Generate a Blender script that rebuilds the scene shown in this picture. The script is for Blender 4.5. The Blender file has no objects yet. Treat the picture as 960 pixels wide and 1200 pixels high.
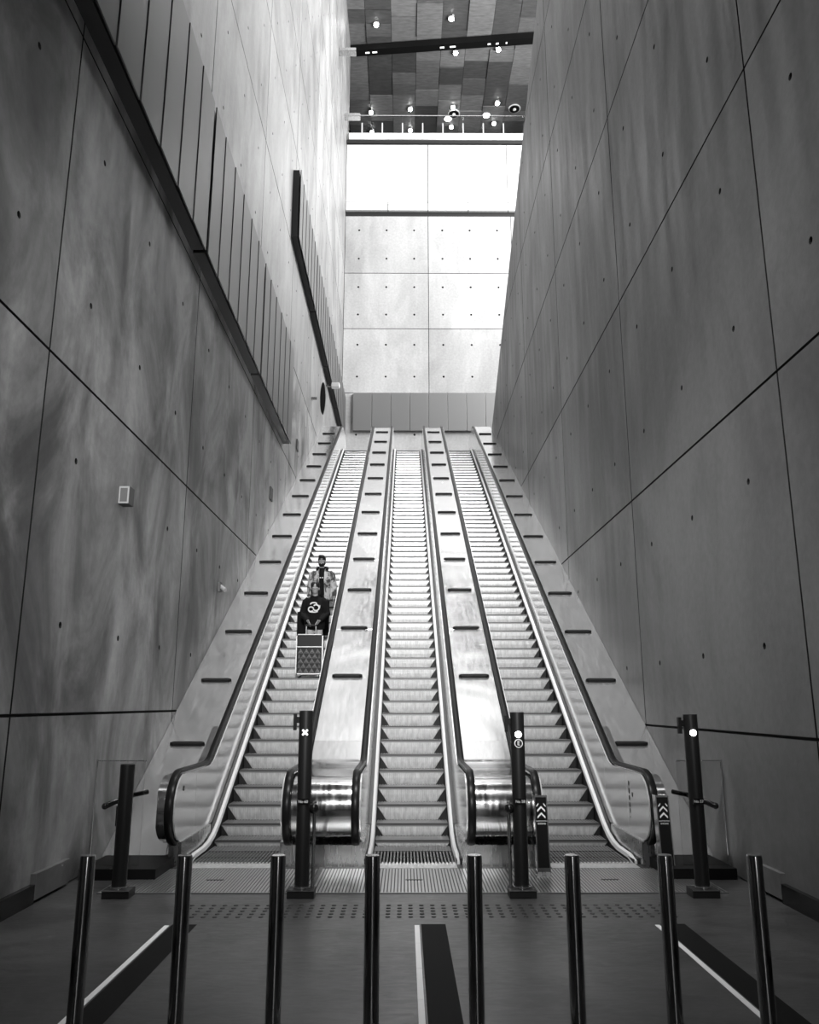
import bpy, bmesh, math, random
from mathutils import Vector, Matrix

random.seed(7)
scene = bpy.context.scene
col = scene.collection

# ------------------------------------------------------------------ camera
PITCH = math.atan(225.0 / 960.0)
YAW = math.atan(5.0 / 960.0 * math.cos(PITCH))
EYE = 1.8
cam_data = bpy.data.cameras.new('camera')
cam_data.sensor_fit = 'HORIZONTAL'
cam_data.sensor_width = 36.0
cam_data.lens = 36.0
cam_data.clip_end = 300
cam = bpy.data.objects.new('camera', cam_data)
cam.location = (0, 0, EYE)
cam.rotation_euler = (math.pi / 2 + PITCH, 0, -YAW)
col.objects.link(cam)
scene.camera = cam

# ------------------------------------------------------------------ world, large lights, exposure
world = bpy.data.worlds.new('world')
scene.world = world
world.use_nodes = True
world.node_tree.nodes['Background'].inputs['Color'].default_value = (1, 1, 1, 1)
world.node_tree.nodes['Background'].inputs['Strength'].default_value = 0.01

def area(name, loc, target, sx, sy, power, spread=180):
    l = bpy.data.lights.new(name, 'AREA')
    l.shape = 'RECTANGLE'
    l.size, l.size_y = sx, sy
    l.energy = power
    l.spread = math.radians(spread)
    o = bpy.data.objects.new(name, l)
    o.location = loc
    d = Vector(target) - Vector(loc)
    o.rotation_euler = d.to_track_quat('-Z', 'Y').to_euler()
    col.objects.link(o)
    return o

# area light for assumed, unseen daylight from the upper hall, right of the shaft
area('assumed_daylight', (15.2, 31, 30), (-3.5, 34, 26), 20, 18, 17000)
# unseen light added below the solid ceiling, brightening reflections in the steel decks
area('deck_fill', (2.0, 30.5, 41.6), (2.0, 30.5, 0), 11, 15, 800)
# unseen fill light added high over the shaft to brighten the walls
area('shaft_fill', (0.0, 19, 33), (0.0, 20, 5), 6, 10, 800, 32)
# unseen fill light added behind the viewer, aimed up the escalators at the risers
area('riser_fill', (0.0, -7.4, 6.8), (0.0, 20, 4.5), 2.0, 0.8, 300, 36)
# added fill under the low ceiling's edge, brightening the escalator feet and lower walls
area('edge_fill', (0.0, 5.2, 8.75), (0.0, 10.8, 0.8), 2.6, 0.4, 175, 90)
# assumed light behind the viewer, unseen, for the bright stripes on the bollards
area('assumed_rear_light', (1.3, -6.5, 2.6), (0.6, 9, 1.6), 0.7, 3.2, 45)

vs = scene.view_settings
vs.view_transform = 'Standard'
vs.look = 'None'
vs.gamma = 1.0
vs.use_curve_mapping = False
vs.exposure = 0.0

# ------------------------------------------------------------------ helpers
def tag(o, label=None, cat=None, group=None, kind=None):
    if label: o['label'] = label
    if cat: o['category'] = cat
    if group: o['group'] = group
    if kind: o['kind'] = kind
    return o

def empty(name, loc=(0, 0, 0), rz=0.0, parent=None):
    o = bpy.data.objects.new(name, None)
    o.empty_display_size = 0.1
    o.location = loc
    o.rotation_euler = (0, 0, rz)
    o.parent = parent
    col.objects.link(o)
    return o

def link(name, me, parent=None, loc=(0, 0, 0), rot=(0, 0, 0)):
    o = bpy.data.objects.new(name, me)
    o.location = loc
    o.rotation_euler = rot
    o.parent = parent
    col.objects.link(o)
    return o

class MB:
    """collects shapes into one mesh"""
    def __init__(s):
        s.v, s.f, s.m = [], [], []
    def add(s, vs_, fs, m=0):
        b = len(s.v)
        s.v += [tuple(v) for v in vs_]
        for f in fs:
            s.f.append([b + i for i in f]); s.m.append(m)
        return s
    def box(s, x0, x1, y0, y1, z0, z1, m=0):
        return s.add([(x0, y0, z0), (x1, y0, z0), (x1, y1, z0), (x0, y1, z0),
                      (x0, y0, z1), (x1, y0, z1), (x1, y1, z1), (x0, y1, z1)],
                     [(0, 3, 2, 1), (4, 5, 6, 7), (0, 1, 5, 4), (1, 2, 6, 5), (2, 3, 7, 6), (3, 0, 4, 7)], m)
    def tube(s, pts, radii, n=12, m=0, cap=True, flat=None):
        """tube through 3-D points; radii: number, list, or list of (a, b) ellipse radii; flat: reference side vector"""
        pts = [Vector(p) for p in pts]
        if not isinstance(radii, (list, tuple)): radii = [radii] * len(pts)
        rings = []
        prev = None
        for i, p in enumerate(pts):
            if i == 0: t = pts[1] - p
            elif i == len(pts) - 1: t = p - pts[i - 1]
            else: t = (pts[i + 1] - p).normalized() + (p - pts[i - 1]).normalized()
            t.normalize()
            if flat is not None: u = Vector(flat)
            elif prev is not None: u = prev
            else: u = Vector((1, 0, 0)) if abs(t.x) < 0.9 else Vector((0, 1, 0))
            u = (u - t * u.dot(t)).normalized()
            w = t.cross(u)
            prev = u
            r = radii[i]
            a, b = r if isinstance(r, (list, tuple)) else (r, r)
            rings.append([p + u * (a * math.cos(2 * math.pi * k / n)) + w * (b * math.sin(2 * math.pi * k / n)) for k in range(n)])
        vv = [v for r in rings for v in r]
        ff = []
        for i in range(len(rings) - 1):
            for k in range(n):
                ff.append((i * n + k, i * n + (k + 1) % n, (i + 1) * n + (k + 1) % n, (i + 1) * n + k))
        if cap:
            ff.append(tuple(range(n - 1, -1, -1)))
            ff.append(tuple((len(rings) - 1) * n + k for k in range(n)))
        return s.add(vv, ff, m)
    def ellipsoid(s, c, r, n=16, rings=10, m=0, rot=None):
        vv = [Vector((0, 0, -1))]
        for i in range(1, rings):
            a = -math.pi / 2 + math.pi * i / rings
            for k in range(n):
                b = 2 * math.pi * k / n
                vv.append(Vector((math.cos(a) * math.cos(b), math.cos(a) * math.sin(b), math.sin(a))))
        vv.append(Vector((0, 0, 1)))
        out = []
        for v in vv:
            q = Vector((v.x * r[0], v.y * r[1], v.z * r[2]))
            if rot is not None: q = rot @ q
            out.append(q + Vector(c))
        ff = []
        for k in range(n): ff.append((0, 1 + (k + 1) % n, 1 + k))
        for i in range(rings - 2):
            for k in range(n):
                a = 1 + i * n
                ff.append((a + k, a + (k + 1) % n, a + n + (k + 1) % n, a + n + k))
        t = len(vv) - 1
        a = 1 + (rings - 2) * n
        for k in range(n): ff.append((a + k, a + (k + 1) % n, t))
        return s.add(out, ff, m)
    def prism(s, poly, x0, x1, m=0):
        """polygon in (y, z) extruded along x"""
        n = len(poly)
        vv = [(x0, a, b) for a, b in poly] + [(x1, a, b) for a, b in poly]
        ff = [tuple(range(n)), tuple(range(2 * n - 1, n - 1, -1))]
        for i in range(n):
            j = (i + 1) % n
            ff.append((i, n + i, n + j, j))
        return s.add(vv, ff, m)
    def strip(s, lo, hi, x0, x1, m=0):
        """solid slab: for matching (y, z) rows lo and hi, spanning x0..x1"""
        n = len(lo)
        vv = []
        for (a, b), (c, d) in zip(lo, hi):
            vv += [(x0, a, b), (x1, a, b), (x1, c, d), (x0, c, d)]
        ff = [(0, 1, 2, 3), tuple(4 * (n - 1) + k for k in (3, 2, 1, 0))]
        for i in range(n - 1):
            for k in range(4):
                j = (k + 1) % 4
                ff.append((4 * i + k, 4 * (i + 1) + k, 4 * (i + 1) + j, 4 * i + j))
        return s.add(vv, ff, m)
    def mesh(s, name, mats, smooth=False, bevel=0.0):
        me = bpy.data.meshes.new(name)
        bm = bmesh.new()
        vs_ = [bm.verts.new(v) for v in s.v]
        bm.verts.ensure_lookup_table()
        for f, m in zip(s.f, s.m):
            try:
                fc = bm.faces.new([vs_[i] for i in f]); fc.material_index = m
            except ValueError:
                pass
        bmesh.ops.recalc_face_normals(bm, faces=bm.faces[:])
        if bevel:
            bmesh.ops.bevel(bm, geom=bm.edges[:], offset=bevel, segments=2, profile=0.7, affect='EDGES')
        for fc in bm.faces: fc.smooth = smooth
        bm.to_mesh(me); bm.free()
        if not isinstance(mats, (list, tuple)): mats = [mats]
        for m in mats: me.materials.append(m)
        if smooth:
            try: me.set_sharp_from_angle(angle=math.radians(40))
            except Exception: pass
        return me
    def build(s, name, mats, parent=None, loc=(0, 0, 0), rot=(0, 0, 0), smooth=False, bevel=0.0):
        return link(name, s.mesh(name, mats, smooth, bevel), parent, loc, rot)

def text_mesh(txt, size, mat, depth=0.001, name='lettering'):
    cu = bpy.data.curves.new(name, 'FONT')
    cu.body = txt
    cu.size = size
    cu.align_x = 'CENTER'; cu.align_y = 'CENTER'
    cu.extrude = depth
    o = bpy.data.objects.new(name, cu)
    col.objects.link(o)
    dg = bpy.context.evaluated_depsgraph_get()
    me = bpy.data.meshes.new_from_object(o.evaluated_get(dg))
    col.objects.unlink(o)
    bpy.data.objects.remove(o)
    me.materials.clear(); me.materials.append(mat)
    return me

def fillet(pts, radii, seg=10):
    out = [Vector(pts[0])]
    for i in range(1, len(pts) - 1):
        p, a, b = Vector(pts[i]), Vector(pts[i - 1]), Vector(pts[i + 1])
        r = radii[i - 1]
        if r <= 0: out.append(p); continue
        u, w = (a - p).normalized(), (b - p).normalized()
        ang = math.acos(max(-1, min(1, u.dot(w))))
        t = r / math.tan(ang / 2)
        c = p + (u + w).normalized() * (r / math.sin(ang / 2))
        s0, s1 = p + u * t - c, p + w * t - c
        a0 = math.atan2(s0.y, s0.x); a1 = math.atan2(s1.y, s1.x)
        d = (a1 - a0 + math.pi) % (2 * math.pi) - math.pi
        for k in range(seg + 1):
            g = a0 + d * k / seg
            out.append(c + Vector((math.cos(g), math.sin(g))) * r)
    out.append(Vector(pts[-1]))
    return out

def resample(path, step):
    out = [path[0]]
    for a, b in zip(path, path[1:]):
        n = max(1, int((b - a).length / step))
        for k in range(1, n + 1): out.append(a + (b - a) * k / n)
    return out

def interp(path):
    def fn(d):
        if d <= path[0][0]: return path[0][1]
        for a, b in zip(path, path[1:]):
            if a[0] <= d <= b[0] and b[0] > a[0]:
                return a[1] + (b[1] - a[1]) * (d - a[0]) / (b[0] - a[0])
        return path[-1][1]
    return fn

# ------------------------------------------------------------------ materials
def new_mat(name, base=(0.5,) * 3, rough=0.5, metal=0.0, spec=0.5, emit=None):
    m = bpy.data.materials.new(name)
    m.use_nodes = True
    b = m.node_tree.nodes['Principled BSDF']
    if isinstance(base, (int, float)): base = (base,) * 3
    b.inputs['Base Color'].default_value = (*base, 1)
    b.inputs['Roughness'].default_value = rough
    b.inputs['Metallic'].default_value = metal
    b.inputs['Specular IOR Level'].default_value = spec
    if emit:
        b.inputs['Emission Color'].default_value = (1, 1, 1, 1)
        b.inputs['Emission Strength'].default_value = emit
    return m

def nodes_of(m):
    nt = m.node_tree
    return nt, nt.nodes, nt.links, nt.nodes['Principled BSDF']

def noise(nt, vec, scale, detail=5, rough=0.55, dist=0.0):
    n = nt.nodes.new('ShaderNodeTexNoise')
    n.inputs['Scale'].default_value = scale
    n.inputs['Detail'].default_value = detail
    n.inputs['Roughness'].default_value = rough
    n.inputs['Distortion'].default_value = dist
    nt.links.new(vec, n.inputs['Vector'])
    return n.outputs['Fac']

def mapped(nt, vec, scale):
    n = nt.nodes.new('ShaderNodeMapping')
    n.inputs['Scale'].default_value = scale
    nt.links.new(vec, n.inputs['Vector'])
    return n.outputs['Vector']

def math_node(nt, op, a, b):
    n = nt.nodes.new('ShaderNodeMath')
    n.operation = op
    for i, x in enumerate((a, b)):
        if isinstance(x, (int, float)): n.inputs[i].default_value = x
        else: nt.links.new(x, n.inputs[i])
    return n.outputs[0]

def remap(nt, x, a, b, c, d):
    n = nt.nodes.new('ShaderNodeMapRange')
    n.inputs[1].default_value, n.inputs[2].default_value = a, b
    n.inputs[3].default_value, n.inputs[4].default_value = c, d
    n.interpolation_type = 'SMOOTHSTEP'
    nt.links.new(x, n.inputs[0])
    return n.outputs[0]

def position(nt):
    return nt.nodes.new('ShaderNodeNewGeometry').outputs['Position']

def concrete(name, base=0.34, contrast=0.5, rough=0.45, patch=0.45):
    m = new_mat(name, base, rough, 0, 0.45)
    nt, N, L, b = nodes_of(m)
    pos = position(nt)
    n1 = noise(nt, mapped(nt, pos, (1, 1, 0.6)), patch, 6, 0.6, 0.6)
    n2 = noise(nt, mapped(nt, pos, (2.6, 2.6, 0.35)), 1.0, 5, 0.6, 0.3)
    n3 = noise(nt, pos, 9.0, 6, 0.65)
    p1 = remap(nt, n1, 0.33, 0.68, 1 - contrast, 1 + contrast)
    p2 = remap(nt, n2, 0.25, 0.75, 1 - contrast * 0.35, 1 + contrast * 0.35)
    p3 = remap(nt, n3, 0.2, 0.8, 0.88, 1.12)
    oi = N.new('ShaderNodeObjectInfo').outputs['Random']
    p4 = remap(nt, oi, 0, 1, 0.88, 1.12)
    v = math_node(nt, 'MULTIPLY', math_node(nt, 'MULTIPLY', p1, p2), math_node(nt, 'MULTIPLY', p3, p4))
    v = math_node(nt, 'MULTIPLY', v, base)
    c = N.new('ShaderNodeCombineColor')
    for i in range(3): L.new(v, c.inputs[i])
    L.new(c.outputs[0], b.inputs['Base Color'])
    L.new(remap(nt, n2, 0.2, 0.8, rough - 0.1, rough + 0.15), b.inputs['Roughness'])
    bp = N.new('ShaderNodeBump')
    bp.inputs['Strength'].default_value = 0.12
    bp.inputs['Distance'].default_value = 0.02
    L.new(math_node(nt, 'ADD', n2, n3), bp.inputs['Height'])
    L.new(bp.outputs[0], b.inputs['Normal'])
    return m

def steel(name, base=0.7, rough=0.18, wave=0.0, scale=0.8, brushed=0.0):
    m = new_mat(name, base, rough, 1.0)
    nt, N, L, b = nodes_of(m)
    pos = position(nt)
    if wave:
        n1 = noise(nt, mapped(nt, pos, (1.0, 0.8, 0.8)), scale, 2, 0.4, 0.5)
        bp = N.new('ShaderNodeBump')
        bp.inputs['Strength'].default_value = wave
        bp.inputs['Distance'].default_value = 0.1
        L.new(n1, bp.inputs['Height'])
        L.new(bp.outputs[0], b.inputs['Normal'])
    n2 = noise(nt, mapped(nt, pos, (6, 1.0, 1.0)), 3.0, 4, 0.6)
    L.new(remap(nt, n2, 0.2, 0.8, max(0.03, rough - 0.06), rough + 0.08), b.inputs['Roughness'])
    return m

M = {}
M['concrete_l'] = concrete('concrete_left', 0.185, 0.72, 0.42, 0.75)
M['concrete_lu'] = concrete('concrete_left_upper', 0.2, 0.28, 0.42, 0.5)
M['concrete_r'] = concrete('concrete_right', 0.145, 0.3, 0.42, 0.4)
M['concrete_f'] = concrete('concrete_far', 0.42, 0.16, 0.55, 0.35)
M['joint'] = new_mat('joint_dark', 0.015, 0.8)
M['hole'] = new_mat('tie_hole_dark', 0.008, 0.9)
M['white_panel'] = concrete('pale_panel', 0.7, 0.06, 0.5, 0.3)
M['deck'] = steel('deck_steel', 0.7, 0.17, 0.55, 0.5)
M['deck'].node_tree.nodes['Principled BSDF'].inputs['Metallic'].default_value = 0.86
M['drum'] = steel('drum_steel', 0.62, 0.14, 0.05, 0.5)
M['casing'] = steel('casing_steel', 0.5, 0.25, 0.1)
M['balustrade'] = new_mat('balustrade_sheet', 0.85, 0.14, 0.55)
M['strip'] = new_mat('skirt_strip', 0.92, 0.3, 0.45)
M['skirt'] = new_mat('skirt_black', 0.012, 0.45)
M['rubber'] = new_mat('handrail_rubber', 0.008, 0.3, 0, 0.14)
M['black'] = new_mat('black_coat', 0.006, 0.5, 0, 0.15)
M['black_gloss'] = new_mat('black_gloss', 0.008, 0.12)
M['totem'] = new_mat('totem_black', 0.016, 0.4, 0.2)
M['white'] = new_mat('white_print', 0.85, 0.5)
M['glow'] = new_mat('signal_light', 0.9, 0.4, emit=9.0)
M['fitting'] = new_mat('grey_fitting', 0.1, 0.8, 0, 0.2)
M['fitting_pale'] = new_mat('pale_fitting', 0.3, 0.8, 0, 0.2)
M['glow2'] = new_mat('cross_light', 0.9, 0.4, emit=1.2)
M['lamp'] = new_mat('lamp_lens', 0.9, 0.4, emit=60.0)
M['lamp_soft'] = new_mat('lamp_disc', 0.9, 0.4, emit=12.0)
M['chrome'] = new_mat('chrome', 0.75, 0.12, 1.0)
M['bollard'] = new_mat('bollard_steel', 0.5, 0.16, 1.0)
M['line'] = new_mat('floor_line_pale', 0.95, 0.6)
M['dark_band'] = new_mat('floor_band_dark', 0.008, 0.7, 0, 0.1)
M['stud'] = new_mat('tactile_stud', 0.012, 0.5)
M['plate'] = new_mat('landing_plate', 0.55, 0.32, 0.9)
M['step'] = None
M['clad'] = new_mat('cladding_metal', 0.10, 0.42, 0.35, 0.35)
M['tread'] = new_mat('step_tread', 0.16, 0.5, 0.5)
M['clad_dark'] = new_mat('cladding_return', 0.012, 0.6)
M['far_metal'] = new_mat('far_metal', 0.3, 0.4, 0.6)
M['screen_metal'] = new_mat('screen_metal', 0.25, 0.4, 0.4)

m = new_mat('step_aluminium', 0.55, 0.36, 0.75); M['step'] = m
nt, N, L, b = nodes_of(m)
n_ = noise(nt, mapped(nt, position(nt), (14, 14, 3)), 1.5, 4, 0.6)
v_ = remap(nt, n_, 0.25, 0.75, 0.55, 0.8)
c_ = N.new('ShaderNodeCombineColor')
for i in range(3): L.new(v_, c_.inputs[i])
L.new(c_.outputs[0], b.inputs['Base Color'])

def floor_mat():
    m = new_mat('floor_stone', 0.09, 0.38, 0, 0.5)
    nt, N, L, b = nodes_of(m)
    pos = position(nt)
    n1 = noise(nt, pos, 0.9, 6, 0.6, 0.4)
    n2 = noise(nt, mapped(nt, pos, (1, 3, 1)), 6, 5, 0.7, 0.8)
    v = math_node(nt, 'MULTIPLY', remap(nt, n1, 0.3, 0.7, 0.04, 0.085), remap(nt, n2, 0.2, 0.8, 0.8, 1.2))
    c = N.new('ShaderNodeCombineColor')
    for i in range(3): L.new(v, c.inputs[i])
    L.new(c.outputs[0], b.inputs['Base Color'])
    L.new(remap(nt, n2, 0.2, 0.8, 0.28, 0.48), b.inputs['Roughness'])
    return m
M['floor'] = floor_mat()

def tile_mat():
    m = new_mat('ceiling_tile', 0.14, 0.35, 0.3)
    nt, N, L, b = nodes_of(m)
    oi = N.new('ShaderNodeObjectInfo').outputs['Random']
    n2 = noise(nt, mapped(nt, position(nt), (1.2, 5, 1)), 1.5, 4, 0.6)
    v = math_node(nt, 'MULTIPLY', remap(nt, oi, 0, 1, 0.1, 0.27), remap(nt, n2, 0.2, 0.8, 0.75, 1.25))
    c = N.new('ShaderNodeCombineColor')
    for i in range(3): L.new(v, c.inputs[i])
    L.new(c.outputs[0], b.inputs['Base Color'])
    return m
M['tile'] = tile_mat()

def glass_mat():
    m = bpy.data.materials.new('clear_glass')
    m.use_nodes = True
    nt, N, L, b = nodes_of(m)
    b.inputs['Base Color'].default_value = (0.9, 0.9, 0.9, 1)
    b.inputs['Roughness'].default_value = 0.02
    b.inputs['Transmission Weight'].default_value = 1.0
    b.inputs['IOR'].default_value = 1.1
    return m
M['glass'] = glass_mat()

# ------------------------------------------------------------------ shared dimensions (metres; y runs away from the camera)
XL, XR = -3.48, 3.55
TAN = math.tan(math.pi / 6)
D0, D1 = 10.1, 11.3
ZT = 11.95
D2 = D1 + ZT / TAN
YF = 42.0
ZC = 42.0
HALLX = 16.0
EC = (-1.985, 0.095, 2.145)
HALF = 0.655

nose_path = resample(fillet([(9.0, 0), (D1, 0), (D2, ZT), (36.5, ZT)], [1.8, 2.2], 10), 0.4)
nose = interp(nose_path)
ztop = ZT + 1.04
hl = 0.953
rail_pts = [(10.75, 0.24), (9.65, 0.24), (9.65, 1.04), (D1 + (1.04 - hl) / TAN, 1.04),
            (D1 + (ztop - hl) / TAN, ztop), (34.0, ztop), (34.0, ztop - 0.8), (33.0, ztop - 0.8)]
rail_path = fillet(rail_pts, [0.395, 0.395, 0.7, 0.9, 0.39, 0.39], 12)
RAIL_R = (rail_path, )

def offset_path(path, d):
    out = []
    for i, p in enumerate(path):
        a = path[max(0, i - 1)]; c = path[min(len(path) - 1, i + 1)]
        t = (c - a).normalized()
        out.append(p + Vector((t.y, -t.x)) * d)
    return out
# inward (towards the balustrade) side of the rail path is to the right of its direction of travel
li = min(range(len(rail_path)), key=lambda i: rail_path[i][0])
ti = max(range(len(rail_path)), key=lambda i: rail_path[i][0])

# ------------------------------------------------------------------ setting
def panel_mesh(name, w, h, mats, t=0.06, holes=(3, 2), gap=0.03, hr=0.036):
    """concrete panel in the (u, v) plane, face at depth 0, with recessed tie holes; u right, v up, depth into -n"""
    vv, ff, mm = [], [], []
    def A(p): vv.append(p); return len(vv) - 1
    u0, u1, v0, v1 = gap / 2, w - gap / 2, gap / 2, h - gap / 2
    nu, nv = holes
    if nu:
        cu, cv = (u1 - u0) / nu, (v1 - v0) / nv
        for i in range(nu):
            for j in range(nv):
                a0, a1, b0, b1 = u0 + i * cu, u0 + (i + 1) * cu, v0 + j * cv, v0 + (j + 1) * cv
                ca, cb = (a0 + a1) / 2, (b0 + b1) / 2
                ring = [A((ca + hr * math.cos(k * math.pi / 4), cb + hr * math.sin(k * math.pi / 4), 0)) for k in range(8)]
                deep = [A((ca + hr * .8 * math.cos(k * math.pi / 4), cb + hr * .8 * math.sin(k * math.pi / 4), -0.045)) for k in range(8)]
                q = [A((a1, cb, 0)), A((a1, b1, 0)), A((ca, b1, 0)), A((a0, b1, 0)), A((a0, cb, 0)), A((a0, b0, 0)), A((ca, b0, 0)), A((a1, b0, 0))]
                for k in range(8):
                    l = (k + 1) % 8
                    ff.append((ring[k], q[k], q[l], ring[l])); mm.append(0)
                    ff.append((ring[k], ring[l], deep[l], deep[k])); mm.append(1)
                ff.append(tuple(deep)); mm.append(1)
    else:
        q = [A((u0, v0, 0)), A((u1, v0, 0)), A((u1, v1, 0)), A((u0, v1, 0))]
        ff.append(tuple(q)); mm.append(0)
    q = [A((u0, v0, 0)), A((u1, v0, 0)), A((u1, v1, 0)), A((u0, v1, 0))]
    d = [A((u0, v0, -t)), A((u1, v0, -t)), A((u1, v1, -t)), A((u0, v1, -t))]
    for k in range(4):
        l = (k + 1) % 4
        ff.append((q[l], q[k], d[k], d[l])); mm.append(1)
    mb = MB(); mb.v, mb.f, mb.m = vv, ff, mm
    return mb, mats

def place(mb, fn):
    o = MB(); o.v = [fn(v) for v in mb.v]; o.f = mb.f; o.m = mb.m
    return o

rows_l = [0, 1.7, 5.17, 8.8, 12.0, 15.45] + [15.45 + 3.45 * k for k in range(1, 9)]
rows_r = [0, 1.5, 4.9, 8.3, 11.85, 15.3] + [15.3 + 3.45 * k for k in range(1, 9)]
COLW = 5.15

# left wall: dark core slab and concrete panels
wall_left = MB().box(XL - 0.6, XL - 0.05, -8, YF + 0.5, -0.5, ZC).build('wall_left', M['joint'])
tag(wall_left, 'tall concrete wall with tie holes on the left of the escalators', 'wall', kind='structure')
for r in range(len(rows_l) - 1):
    h = rows_l[r + 1] - rows_l[r]
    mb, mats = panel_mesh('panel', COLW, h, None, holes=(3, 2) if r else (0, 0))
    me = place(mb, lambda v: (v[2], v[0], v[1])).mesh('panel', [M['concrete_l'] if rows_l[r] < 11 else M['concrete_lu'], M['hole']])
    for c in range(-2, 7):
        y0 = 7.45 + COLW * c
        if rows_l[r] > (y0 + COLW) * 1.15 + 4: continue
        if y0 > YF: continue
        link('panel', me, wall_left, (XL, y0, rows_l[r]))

# right wall: its far end is cut back on a slope, leaning towards the viewer as it rises
SLOPE = (20.3 - 12.8) / (18.4 - 32.1)
def edge_y(z): return 32.1 + (z - 12.8) / SLOPE
def cut(mb, yoff, zoff):
    """bisect a panel mesh with the sloping end of the right wall"""
    bm = bmesh.new()
    vs_ = [bm.verts.new(v) for v in mb.v]
    for f, m_ in zip(mb.f, mb.m):
        fc = bm.faces.new([vs_[i] for i in f]); fc.material_index = m_
    n = Vector((0, -SLOPE, 1)).normalized()
    p = Vector((0, 32.1 - yoff, 12.8 - zoff))
    bmesh.ops.bisect_plane(bm, geom=bm.verts[:] + bm.edges[:] + bm.faces[:], plane_co=p, plane_no=n, clear_outer=True)
    bmesh.ops.recalc_face_normals(bm, faces=bm.faces[:])
    return bm
ymax = 33.5
core = MB().prism([(-8, -0.5), (ymax, -0.5), (ymax, 11.9), (edge_y(11.9) - 0.02, 11.9), (edge_y(34.7), 34.7), (-8, 34.7)], XR + 0.05, XR + 0.6)
wall_right = core.build('wall_right', M['concrete_r'])
tag(wall_right, 'tall concrete wall with tie holes and a sloping far end on the right', 'wall', kind='structure')
jb = MB().prism([(-8, -0.5), (ymax, -0.5), (ymax, 11.9), (edge_y(11.9) - 0.1, 11.9), (edge_y(34.6), 34.6), (-8, 34.6)], XR + 0.045, XR + 0.06)
jb.build('joint_backing', M['joint'], wall_right)
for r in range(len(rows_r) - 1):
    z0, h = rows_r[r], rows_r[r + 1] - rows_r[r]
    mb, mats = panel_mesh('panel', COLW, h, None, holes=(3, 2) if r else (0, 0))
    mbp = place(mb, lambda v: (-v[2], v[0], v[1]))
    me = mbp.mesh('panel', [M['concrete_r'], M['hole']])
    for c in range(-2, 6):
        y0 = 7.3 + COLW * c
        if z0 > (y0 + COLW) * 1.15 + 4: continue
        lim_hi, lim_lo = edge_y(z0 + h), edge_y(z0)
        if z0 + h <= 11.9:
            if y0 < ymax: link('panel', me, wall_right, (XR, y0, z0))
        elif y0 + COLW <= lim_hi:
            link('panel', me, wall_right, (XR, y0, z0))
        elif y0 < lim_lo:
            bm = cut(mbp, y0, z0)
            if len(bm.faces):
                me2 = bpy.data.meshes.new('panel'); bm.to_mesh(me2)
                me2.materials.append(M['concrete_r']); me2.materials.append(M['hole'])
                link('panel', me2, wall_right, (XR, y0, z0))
            bm.free()

# far wall
wall_far = MB().box(XL - 0.6, HALLX, YF + 0.06, YF + 0.8, 0, 34.0).build('wall_far', M['joint'])
tag(wall_far, 'far concrete end wall above the escalator tops', 'wall', kind='structure')
PW = 4.75
fz = [11.95, 18.3, 22.1, 25.5, 29.12]
for r in range(4):
    h = fz[r + 1] - fz[r]
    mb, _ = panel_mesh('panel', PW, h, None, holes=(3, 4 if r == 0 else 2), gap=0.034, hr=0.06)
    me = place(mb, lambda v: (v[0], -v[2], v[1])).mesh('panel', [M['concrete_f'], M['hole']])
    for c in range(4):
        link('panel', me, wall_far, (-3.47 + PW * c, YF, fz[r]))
for z0, z1, xs in ((29.42, 29.95, [-3.47, -1.02, 1.28, 3.6, 5.9, 8.2, 10.5]), (29.95, 33.75, [-3.47, 1.28, 5.88, 10.48, 15])):
    for a, b2 in zip(xs, xs[1:]):
        MB().box(a + 0.02, b2 - 0.02, YF - 0.12, YF + 0.1, z0 + 0.015, z1 - 0.015).build('pale_panel', M['white_panel'], wall_far)
for a in (-3.34, -1.02, 1.3, 3.62, 5.94, 8.26):
    MB().box(a + 0.005, a + 2.315, YF - 0.3, YF + 0.9, 33.98, 34.4).build('coping', M['white_panel'], wall_far)
MB().box(-3.47, 12, YF - 0.25, YF + 0.1, 33.78, 33.97).build('shadow_gap', M['joint'], wall_far)

# metal sheets hung on the far wall
for k in range(8):
    x0 = -2.85 + 1.025 * k
    o = MB().box(x0 + 0.012, x0 + 1.013, YF - 0.16, YF, 16.1, 18.25).build('metal_sheet', M['far_metal'], wall_far, bevel=0.01)

# floors
floor = MB().box(XL - 0.5, XR + 0.5, -8, 11.2, -0.5, 0).build('floor', M['floor'])
tag(floor, 'dark polished stone floor of the lower concourse', 'floor', kind='structure')
fu = MB().box(XL - 0.5, HALLX, D2 + 1.2, YF + 1, ZT - 0.9, ZT).build('floor', M['floor'])
tag(fu, 'upper landing floor behind the tops of the escalators', 'floor', kind='structure')
fg = MB().box(XL - 0.5, HALLX, YF + 0.1, 64, 33.4, 33.98).build('floor', M['floor'])
tag(fg, 'gallery floor above the far end wall', 'floor', kind='structure')
wb = MB().box(XL - 0.6, XR + 0.6, -8.4, -8, 0, 9).build('wall_back', M['concrete_r'])
tag(wb, 'concrete wall behind the viewer', 'wall', kind='structure')
wg = MB().box(XL - 0.6, HALLX, 64, 64.4, 34, ZC).build('wall_gallery', M['screen_metal'])
tag(wg, 'dim back wall of the gallery above the far wall', 'wall', kind='structure')

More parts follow.
